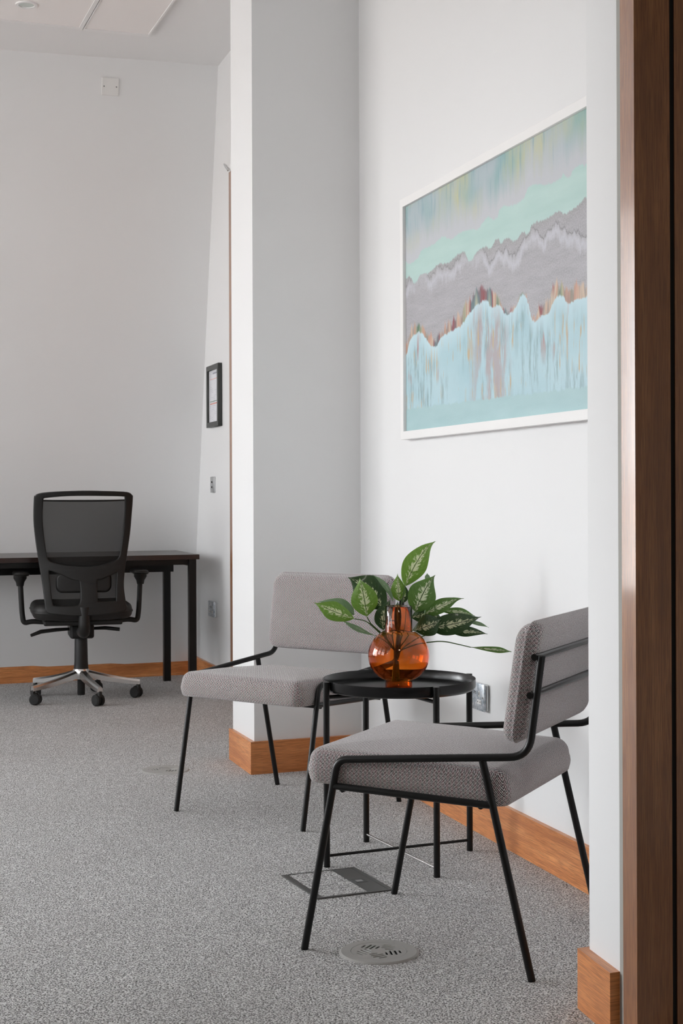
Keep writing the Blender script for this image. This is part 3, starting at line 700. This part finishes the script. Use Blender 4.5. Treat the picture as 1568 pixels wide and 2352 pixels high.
# ------------------------------------------------------------------ tray table
TC = (0.1676, 4.374)
t_ = thing('tray_table', 'round black metal tray table between the two tweed chairs', 'table', (*TC, 0), math.radians(24))
ZT = 0.502
bm = bmesh.new()
lathe(bm, [(0, ZT-.0015), (.205, ZT-.0015), (.2205, ZT+.003), (.2225, ZT+.028), (.2237, ZT+.029), (.2237, ZT+.006), (.219, ZT-.001), (.212, ZT-.004), (0, ZT-.004)][::-1], 96)
obj('tray', bm, 'tray_black', t_, True, 50)
for k in range(4):
    a = PI/2*k; c, s = math.cos(a), math.sin(a)
    bm = bmesh.new(); tube(bm, [(.2335*c, .2335*s, 0), (.2335*c, .2335*s, ZT+.029)], .0092, 16)
    lg = obj('leg', bm, 'black_metal', t_, True)
    bm = bmesh.new(); tube(bm, [(.2335*c, .2335*s, ZT-.014), (.02*c, .02*s, ZT-.014)], .0055, 10); obj('tray_support', bm, 'black_metal', t_, True)
bm = bmesh.new(); tube(bm, [(-.2335, 0, .032), (.2335, 0, .032)], .0042, 10); obj('stretcher', bm, 'black_metal', t_, True)
bm = bmesh.new(); tube(bm, [(0, -.2335, .024), (0, .2335, .024)], .0042, 10); obj('stretcher', bm, 'chrome', t_, True, label='shiny lower crossbar')

# ------------------------------------------------------------------ amber vase
vp = ((914-X0)/F*4.33, 4.33)
t_v = thing('vase', 'amber glass vase with a round belly and straight neck on the black tray', 'vase', (*vp, ZT))
outer = [(0.0, 0.0), (.037, 0.0), (.0395, .002), (.0395, .022), (.0405, .027)]
for k in range(17):
    a = -1.10+2.17*k/16; outer.append((.0895*math.cos(a)**.92 if True else 0, .100+.0755*math.sin(a)*1.05))
outer = [p for p in outer if p[0] > .0 or p[1] == 0]
outer = outer[:5]+[p for p in outer[5:] if p[0] >= .0415]
outer += [(.0400, .1690), (.0395, .174), (.0395, .2425)]
th = .0024
inner = [(max(r-th, 0) if i else 0, z) for i, (r, z) in enumerate(outer)]
inner = [(0, th+.001), (.034, th+.001), (.0365, .006)]+[(r-th, z) for r, z in outer[3:]]
prof = outer+[(.0385, .2437), (.0375, .2437)]+inner[::-1]
bm = bmesh.new(); lathe(bm, prof, 96)
obj('glass_body', bm, 'amber', t_v, True, 80)

# ------------------------------------------------------------------ plant
def P4(x, y, D): return at(680+x*.33163, 1200+y*.33163, D)
pb = at(905, 1590, 4.50); PB = Vector((pb.x, 4.45, ZT+.001))
t_p = thing('plant_cutting', 'bunch of variegated green and cream leaves on long stems behind the amber vase', 'plant', tuple(PB))
def leaf(base, tip, wpx, D, mat, bow=0.0, dz=0.0, fold=0.18, tiltn=0.0, wav=0.06, dmid=-.02, peak=0.42, hook=0.0):
    b3, t3 = P4(*base, D), P4(*tip, D+dz)
    L = (t3-b3).length; ax = (t3-b3).normalized()
    side0 = ax.cross(Vector((0, -1, 0))).normalized(); 
    mid = (b3+t3)/2+side0*bow*L+Vector((0, dmid, 0))
    W = wpx*.33163/F*D/2
    nt_, ns = 20, 8; bm = bmesh.new(); uvl = bm.loops.layers.uv.verify(); grid = []; ph = random.uniform(0, 6)
    for i in range(nt_+1):
        s = i/nt_; c = b3*(1-s)**2+mid*2*s*(1-s)+t3*s*s
        tg = ((mid-b3)*(1-s)+(t3-mid)*s).normalized()
        c = c+side0*hook*L*max(0, s-.8)**1.5*6
        view = Vector((0, -1, 0)); sd = tg.cross(view).normalized(); nm = sd.cross(tg).normalized()
        if nm.y > 0: nm = -nm
        ca, sa = math.cos(tiltn), math.sin(tiltn); sd2 = sd*ca+nm*sa; nm2 = nm*ca-sd*sa
        x = s**(math.log(.5)/math.log(peak))                       # widest point at 'peak'
        wdt = W*max(0.0, math.sin(PI*min(max(x, 0), 1)))**(.78 if s < peak else 1.3)*(1+.035*math.sin(11*s+ph*2))+(.0008 if i in (0, nt_) else 0)
        row = []
        for j in range(ns+1):
            q_ = -1+2*j/ns
            p = c+sd2*q_*wdt/max(ca, .35)-nm2*(fold*abs(q_)**1.3*W*-1)*(-1)
            p = p+nm2*(wav*W*math.sin(7*s+ph+q_*1.2)*abs(q_)) 
            row.append((bm.verts.new(p-PB), q_, s))
        grid.append(row)
    for i in range(nt_):
        for j in range(ns):
            vv = (grid[i][j], grid[i][j+1], grid[i+1][j+1], grid[i+1][j])
            f = bm.faces.new([a_[0] for a_ in vv])
            for lp, a_ in zip(f.loops, vv): lp[uvl].uv = (a_[1], a_[2])
    me_o = obj('leaf', bm, mat, t_p, True, 80)
    return me_o, b3
def stem(pts, r=.0019):
    pts = [p-PB for p in pts]
    sm = fillet(pts, .06, 8); n = len(sm)
    bm = bmesh.new(); tube(bm, sm, [r*(1.25-.5*i/(n-1)) for i in range(n)], 8); return obj('stem', bm, 'stem', t_p, True)
K0 = lambda dx: PB+Vector((dx, 0, .004))
LV = [ # base, tip, width px, depth, material, kwargs
 ((752,445),(947,122),150,4.40,'leaf',dict(bow=-.10, wav=.10, peak=.45, hook=.10)),
 ((820,625),(955,362),178,4.38,'leaf_mid',dict(bow=-.08, peak=.42, hook=.05)),
 ((880,640),(1155,517),92,4.40,'leaf_mid',dict(bow=-.05, hook=.08, peak=.38)),
 ((1000,618),(1235,652),52,4.46,'leaf_mid',dict(bow=-.13, peak=.5)),
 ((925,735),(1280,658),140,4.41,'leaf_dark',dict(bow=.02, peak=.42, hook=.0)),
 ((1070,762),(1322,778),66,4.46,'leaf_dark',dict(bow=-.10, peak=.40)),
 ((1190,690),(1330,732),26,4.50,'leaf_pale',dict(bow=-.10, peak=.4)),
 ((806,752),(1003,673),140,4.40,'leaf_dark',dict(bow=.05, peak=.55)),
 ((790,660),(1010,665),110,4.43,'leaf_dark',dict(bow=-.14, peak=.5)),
 ((712,548),(700,356),92,4.42,'leaf',dict(bow=-.04, peak=.42)),
 ((738,560),(745,420),60,4.45,'leaf_dark',dict(bow=.05)),
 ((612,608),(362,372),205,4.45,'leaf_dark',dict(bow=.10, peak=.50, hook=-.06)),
 ((487,655),(437,385),172,4.38,'leaf',dict(bow=.03, peak=.46)),
 ((400,640),(150,548),105,4.43,'leaf_pale',dict(bow=.14, peak=.42)),
 ((400,668),(122,555),118,4.37,'leaf',dict(bow=-.02, peak=.5)),
 ((545,785),(320,680),34,4.40,'leaf_pale',dict(bow=-.06, peak=.6, wav=.3)),
 ((668,548),(525,362),34,4.41,'leaf_pale',dict(bow=.20, peak=.5, dmid=-.01)),
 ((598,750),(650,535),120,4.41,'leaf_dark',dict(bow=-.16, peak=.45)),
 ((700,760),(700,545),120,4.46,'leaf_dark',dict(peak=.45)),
 ((905,420),(905,352),34,4.52,'leaf_pale',dict(peak=.6)),
 ((1205,868),(1486,900),40,4.38,'leaf_mid',dict(bow=-.03, peak=.62, wav=.35)),
]
bases = []
for b_, tp, wd, D, m_, k_ in LV:
    k_ = dict(k_); _, b3 = leaf(b_, tp, wd*1.1, D, m_, **k_); bases.append((b_, D, b3))
# stems: bundle behind the belly of the vase, fanning out to each leaf
def to_bundle(b_, D, b3, via, dx):
    pts = [K0(dx), P4(690+dx*900, 900, 4.45)]+[P4(*v_, D_) for *v_, D_ in via]+[b3]
    stem(pts)
vias_all = {0: [(705,700,4.44),(725,560,4.42)], 1: [(740,760,4.44)], 2: [(770,800,4.44)], 3: [(850,700,4.46)], 4: [(800,790,4.44)], 5: [(900,770,4.46)],
        6: [(1050,720,4.49)], 7: [(750,820,4.43)], 9: [(700,720,4.44)], 11: [(650,740,4.44)], 12: [(590,770,4.41),(510,700,4.39)], 14: [(570,760,4.40),(480,680,4.38)],
        13: [(560,770,4.43),(440,670,4.43)], 15: [(620,830,4.42)], 16: [(680,700,4.42)], 17: [(640,860,4.42)], 20: [(760,870,4.43),(860,838,4.42),(1010,822,4.40),(1130,850,4.39)]}
vias = {k_: v_ for k_, v_ in vias_all.items() if k_ in (0, 1, 2, 5, 11, 12, 14, 15, 20, 17)}
for k_, via in vias.items():
    b_, D, b3 = bases[k_]; to_bundle(b_, D, b3, via, ((k_*7) % 11-5)*.0022)

# ------------------------------------------------------------------ desk
dz = 0.75
FR = Vector((-0.767, 8.03)); ed = Vector((1, .385)).normalized(); bd = Vector((US, 1)).normalized()
BR = FR+bd*.66
ang = math.atan2(ed.y, ed.x)
t_d = thing('desk', 'dark wood desk with a black metal frame standing along the back wall', 'desk', (FR.x, FR.y, 0), ang)
Rz = Matrix.Rotation(-ang, 2); def_l = lambda v_: Rz @ (Vector(v_)-FR)
bl_ = def_l(BR)                                     # back right corner in desk space
LN = 1.8
def dp(u_, d_): return (u_+bl_.x*d_, bl_.y*d_)      # u along (0 right end, negative left), d 0 front .. 1 back
bm = bmesh.new(); prism(bm, [dp(-LN, 0), dp(0, 0), dp(0, 1), dp(-LN, 1)], dz-.026, dz); obj('desktop', bm, 'desk_wood', t_d)
def pr_at(u_, d_, w_=.04):
    c_ = Vector(dp(u_, d_)); e1 = Vector((w_/2, 0)); e2 = Vector((bl_.x, bl_.y)).normalized()*w_/2
    return [tuple(c_-e1-e2), tuple(c_+e1-e2), tuple(c_+e1+e2), tuple(c_-e1+e2)]
for u_ in (-.035, -LN+.05):
    for d_ in (.05, .93):
        bm = bmesh.new(); prism(bm, pr_at(u_-(.03 if d_ > .5 else 0), d_), 0, dz-.027); obj('leg', bm, 'black_metal', t_d)
    bm = bmesh.new(); prism(bm, [dp(u_-.015, .08), dp(u_+.015, .08), dp(u_+.0, .9), dp(u_-.03, .9)], dz-.062, dz-.028); obj('side_rail', bm, 'black_metal', t_d)
bm = bmesh.new(); prism(bm, [dp(-LN+.08, .04), dp(-.06, .04), dp(-.06, .09), dp(-LN+.08, .09)], dz-.055, dz-.028); obj('front_rail', bm, 'black_metal', t_d)
bm = bmesh.new(); prism(bm, [dp(-LN+.08, .88), dp(-.03, .88), dp(-.03, .94), dp(-LN+.08, .94)], dz-.12, dz-.028); obj('rear_beam', bm, 'black_metal', t_d)
bm = bmesh.new(); prism(bm, [dp(-LN+.08, .5), dp(-.55, .5), dp(-.55, .8), dp(-LN+.08, .8)], dz-.10, dz-.028); obj('cable_tray', bm, 'black_metal', t_d)

# ------------------------------------------------------------------ office chair
t_o = thing('office_chair', 'black mesh back swivel office chair on a polished five star base at the desk', 'chair', (-1.372, 7.83, 0), math.radians(14))
S7 = .000366
def z7(p): return ((p[0]-766)*S7, 1.1274-p[1]*S7)
YB = -.27                                    # back panel plane (towards the camera)
def bend(bm, off=0.0):                       # plate in XY(plan) -> stands up, curved like a chair back
    for v_ in bm.verts:
        x, z, d = v_.co.x, v_.co.y, v_.co.z
        y = YB+off+d+.55*x*x+.05*math.sin((z-.45)*5.2)-.03*((z-.75)*1.5)
        v_.co = (x, y, z)
OUT = [(105,190),(150,140),(400,115),(760,105),(1100,112),(1350,125),(1415,160),(1425,200),(1415,420),(1395,700),(1355,1000),(1320,1250),(1308,1450),(1330,1650),(1340,1740),(1250,1780),(766,1815),(400,1790),(265,1760),(240,1620),(215,1400),(170,1100),(125,800),(95,500),(97,220)]
H1 = [(195,205),(220,175),(500,150),(760,145),(1100,150),(1310,158),(1340,185),(1345,400),(1325,700),(1290,960),(1265,1040),(1200,1090),(1000,1150),(780,1165),(550,1145),(340,1100),(265,1050),(240,960),(205,700),(185,450)]
H2 = [(275,1210),(310,1190),(450,1240),(600,1310),(690,1330),(725,1390),(730,1600),(700,1680),(640,1700),(370,1700),(320,1650),(290,1400)]
H3 = [(935,1345),(1000,1320),(1120,1270),(1215,1230),(1240,1250),(1228,1450),(1222,1620),(1190,1650),(960,1650),(938,1620)]
def dense(pts, n=4):
    out = []
    for i in range(len(pts)):
        p, q_ = pts[i], pts[(i+1) % len(pts)]
        for k in range(n): out.append((p[0]+(q_[0]-p[0])*k/n, p[1]+(q_[1]-p[1])*k/n))
    return out
sp_ = [[z7(p) for p in smooth_loop(h_, 4)] for h_ in (OUT, H1, H2, H3)]
bm = curve_plate(sp_, .008, .006, 3)
bmesh.ops.subdivide_edges(bm, edges=[e for e in bm.edges if e.calc_length() > .08], cuts=4)
bm.faces.ensure_lookup_table(); bmesh.ops.triangulate(bm, faces=[f for f in bm.faces if len(f.verts) > 4])
bend(bm); fr_o = obj('back_frame', bm, 'black_plastic', t_o, True, 50)
# mesh cloth
def panel(pts_l, pts_r, name, off):
    bm = bmesh.new(); uvl = bm.loops.layers.uv.verify(); rows = []
    for (xl, yl), (xr, yr) in zip(pts_l, pts_r):
        row = []
        for k in range(13):
            s = k/12; x, z = z7((xl+(xr-xl)*s, yl+(yr-yl)*s)); row.append(bm.verts.new((x, z, 0)))
        rows.append(row)
    for A_, B2 in zip(rows, rows[1:]):
        for k in range(12): bm.faces.new((A_[k], A_[k+1], B2[k+1], B2[k]))
    bend(bm, off)
    return obj(name, bm, 'mesh', t_o, True)
ml = [(160, 215), (160, 400), (180, 640), (210, 860), (235, 1010), (255, 1200), (270, 1450), (300, 1720)]
mr = [(1375, 215), (1375, 400), (1360, 640), (1325, 860), (1300, 1010), (1285, 1200), (1270, 1450), (1270, 1700)]
panel(ml, mr, 'back_mesh', .012)
bm = bmesh.new()
hem = []
for k in range(17):
    x, z = z7((170+1190*k/16, 222+10*math.sin(PI*k/16))); y = YB+.012+.55*x*x+.05*math.sin((z-.45)*5.2)-.03*((z-.75)*1.5); hem.append((x, y, z))
tube(bm, hem, .0042, 8); obj('mesh_hem', bm, 'black_plastic', t_o, True)
bm = bmesh.new()
def lx(p): return Vector((p.x, YB+.04+.5*p.x*p.x-p.z*.0+p.z, p.y+.625))
cushion(bm, .137, .048, .022, .03, .008, .008, .003, lx); obj('lumbar_pad', bm, 'black_plastic', t_o, True, 50)
# spine from the frame down to the mechanism
bm = bmesh.new(); tube(bm, fillet([(0, YB+.03, .50), (0, YB+.025, .37), (0, -.04, .36)], .05), .030, 12); obj('spine', bm, 'black_plastic', t_o, True)
# seat
bm = bmesh.new(); cushion(bm, .255, .245, .085, .09, .04, .03, .01, lambda p: Vector((p.x, p.y+.03, p.z+.425+.06*max(0, abs(p.x)-.1)+.25*max(0, p.y-.14)*-0.4)))
obj('seat', bm, 'leather', t_o, True, 60)
bm = bmesh.new(); box(bm, -.20, .20, -.18, .20, .402, .428, .008); obj('seat_pan', bm, 'black_plastic', t_o)
bm = bmesh.new(); box(bm, -.062, .062, -.09, .12, .325, .402, .012); obj('tilt_mechanism', bm, 'black_plastic', t_o)
bm = bmesh.new(); tube(bm, [(-.06, -.02, .372), (-.13, -.05, .372), (-.21, -.07, .366), (-.262, -.08, .348)], [.008, .010, .011, .008], 10); obj('lever', bm, 'black_plastic', t_o, True)
bm = bmesh.new(); tube(bm, [(.06, -.02, .372), (.12, -.05, .376), (.195, -.07, .368)], [.008, .010, .010], 10); obj('lever', bm, 'black_plastic', t_o, True)
bm = bmesh.new(); lathe(bm, [(0, .33), (.030, .33), (.033, .32), (.035, .20), (.038, .165), (.040, .150), (0, .150)], 28); obj('gas_lift', bm, 'black_plastic', t_o, True)
bm = bmesh.new(); lathe(bm, [(0, .15), (.020, .15), (.020, .026), (.017, .022), (0, .022)], 20); obj('lift_core', bm, 'rubber', t_o, True)
for s in (-1, 1):
    bm = bmesh.new()
    tube(bm, fillet([(s*.17, .0, .408), (s*.255, .0, .415), (s*.295, .0, .405), (s*.303, -.0, .46), (s*.312, 0, .64)], .025), .0135, 12)
    arm = obj('armrest_post', bm, 'black_plastic', t_o, True)
    bm = bmesh.new(); lathe(bm, [(0, .655), (.034, .655), (.034, .64), (.022, .62), (.018, .60), (0, .60)], 20, center=(s*.312, 0, 0)); obj('adjuster', bm, 'black_plastic', arm, True)
    bm = bmesh.new(); cushion(bm, .04, .12, .022, .035, .01, .006, .002, lambda p: Vector((p.x+s*.308, p.y+.02, p.z+.655))); obj('arm_pad', bm, 'black_plastic', t_o, True, 60)
bm = bmesh.new(); lathe(bm, [(0, .166), (.036, .166), (.044, .150), (.046, .118), (.040, .108), (0, .108)], 28); obj('hub', bm, 'chrome', t_o, True)
for k in range(5):
    a = math.radians(-134-14+72*k); c, s = math.cos(a), math.sin(a); d = Vector((c, s, 0)); n_ = Vector((-s, c, 0))
    bm = bmesh.new(); rings = []
    for i in range(9):
        q_ = i/8; rr = .03+.275*q_; zt = .155-.058*q_-.006*math.sin(PI*q_); hw_ = .022-.009*q_; hh2 = .040-.014*q_
        cpt = d*rr
        rings.append([bm.verts.new(cpt+n_*x+Vector((0, 0, z))) for x, z in ((-hw_*.6, zt), (hw_*.6, zt), (hw_, zt-.010), (hw_, zt-hh2), (-hw_, zt-hh2), (-hw_, zt-.010))])
    for A_, B2 in zip(rings, rings[1:]):
        for j in range(6): bm.faces.new((A_[j], A_[(j+1) % 6], B2[(j+1) % 6], B2[j]))
    bm.faces.new(rings[0]); bm.faces.new(rings[-1][::-1])
    leg = obj('base_leg', bm, 'chrome', t_o, True, 25)
    bm = bmesh.new(); e_ = d*.298
    th2 = a+random.uniform(.6, 2.2); ax = Vector((math.cos(th2), math.sin(th2), 0)); cc = e_+Vector((-math.sin(th2), math.cos(th2), 0))*.012
    for sg in (-1, 1):
        p0 = cc+ax*sg*.006; p1 = cc+ax*sg*.026
        tube(bm, [p0+Vector((0, 0, .029)), p0.lerp(p1, .7)+Vector((0, 0, .029)), p1+Vector((0, 0, .029))], [.029, .029, .022], 24)
    cs = obj('caster', bm, 'rubber', leg, True, 40)
    bm = bmesh.new(); tube(bm, [e_+Vector((0, 0, .075)), e_+Vector((0, 0, .045))], [.010, .014], 12)
    ellip(bm, (cc.x, cc.y, .044), (.022, .022, .02)); obj('caster_hood', bm, 'black_plastic', leg, True)
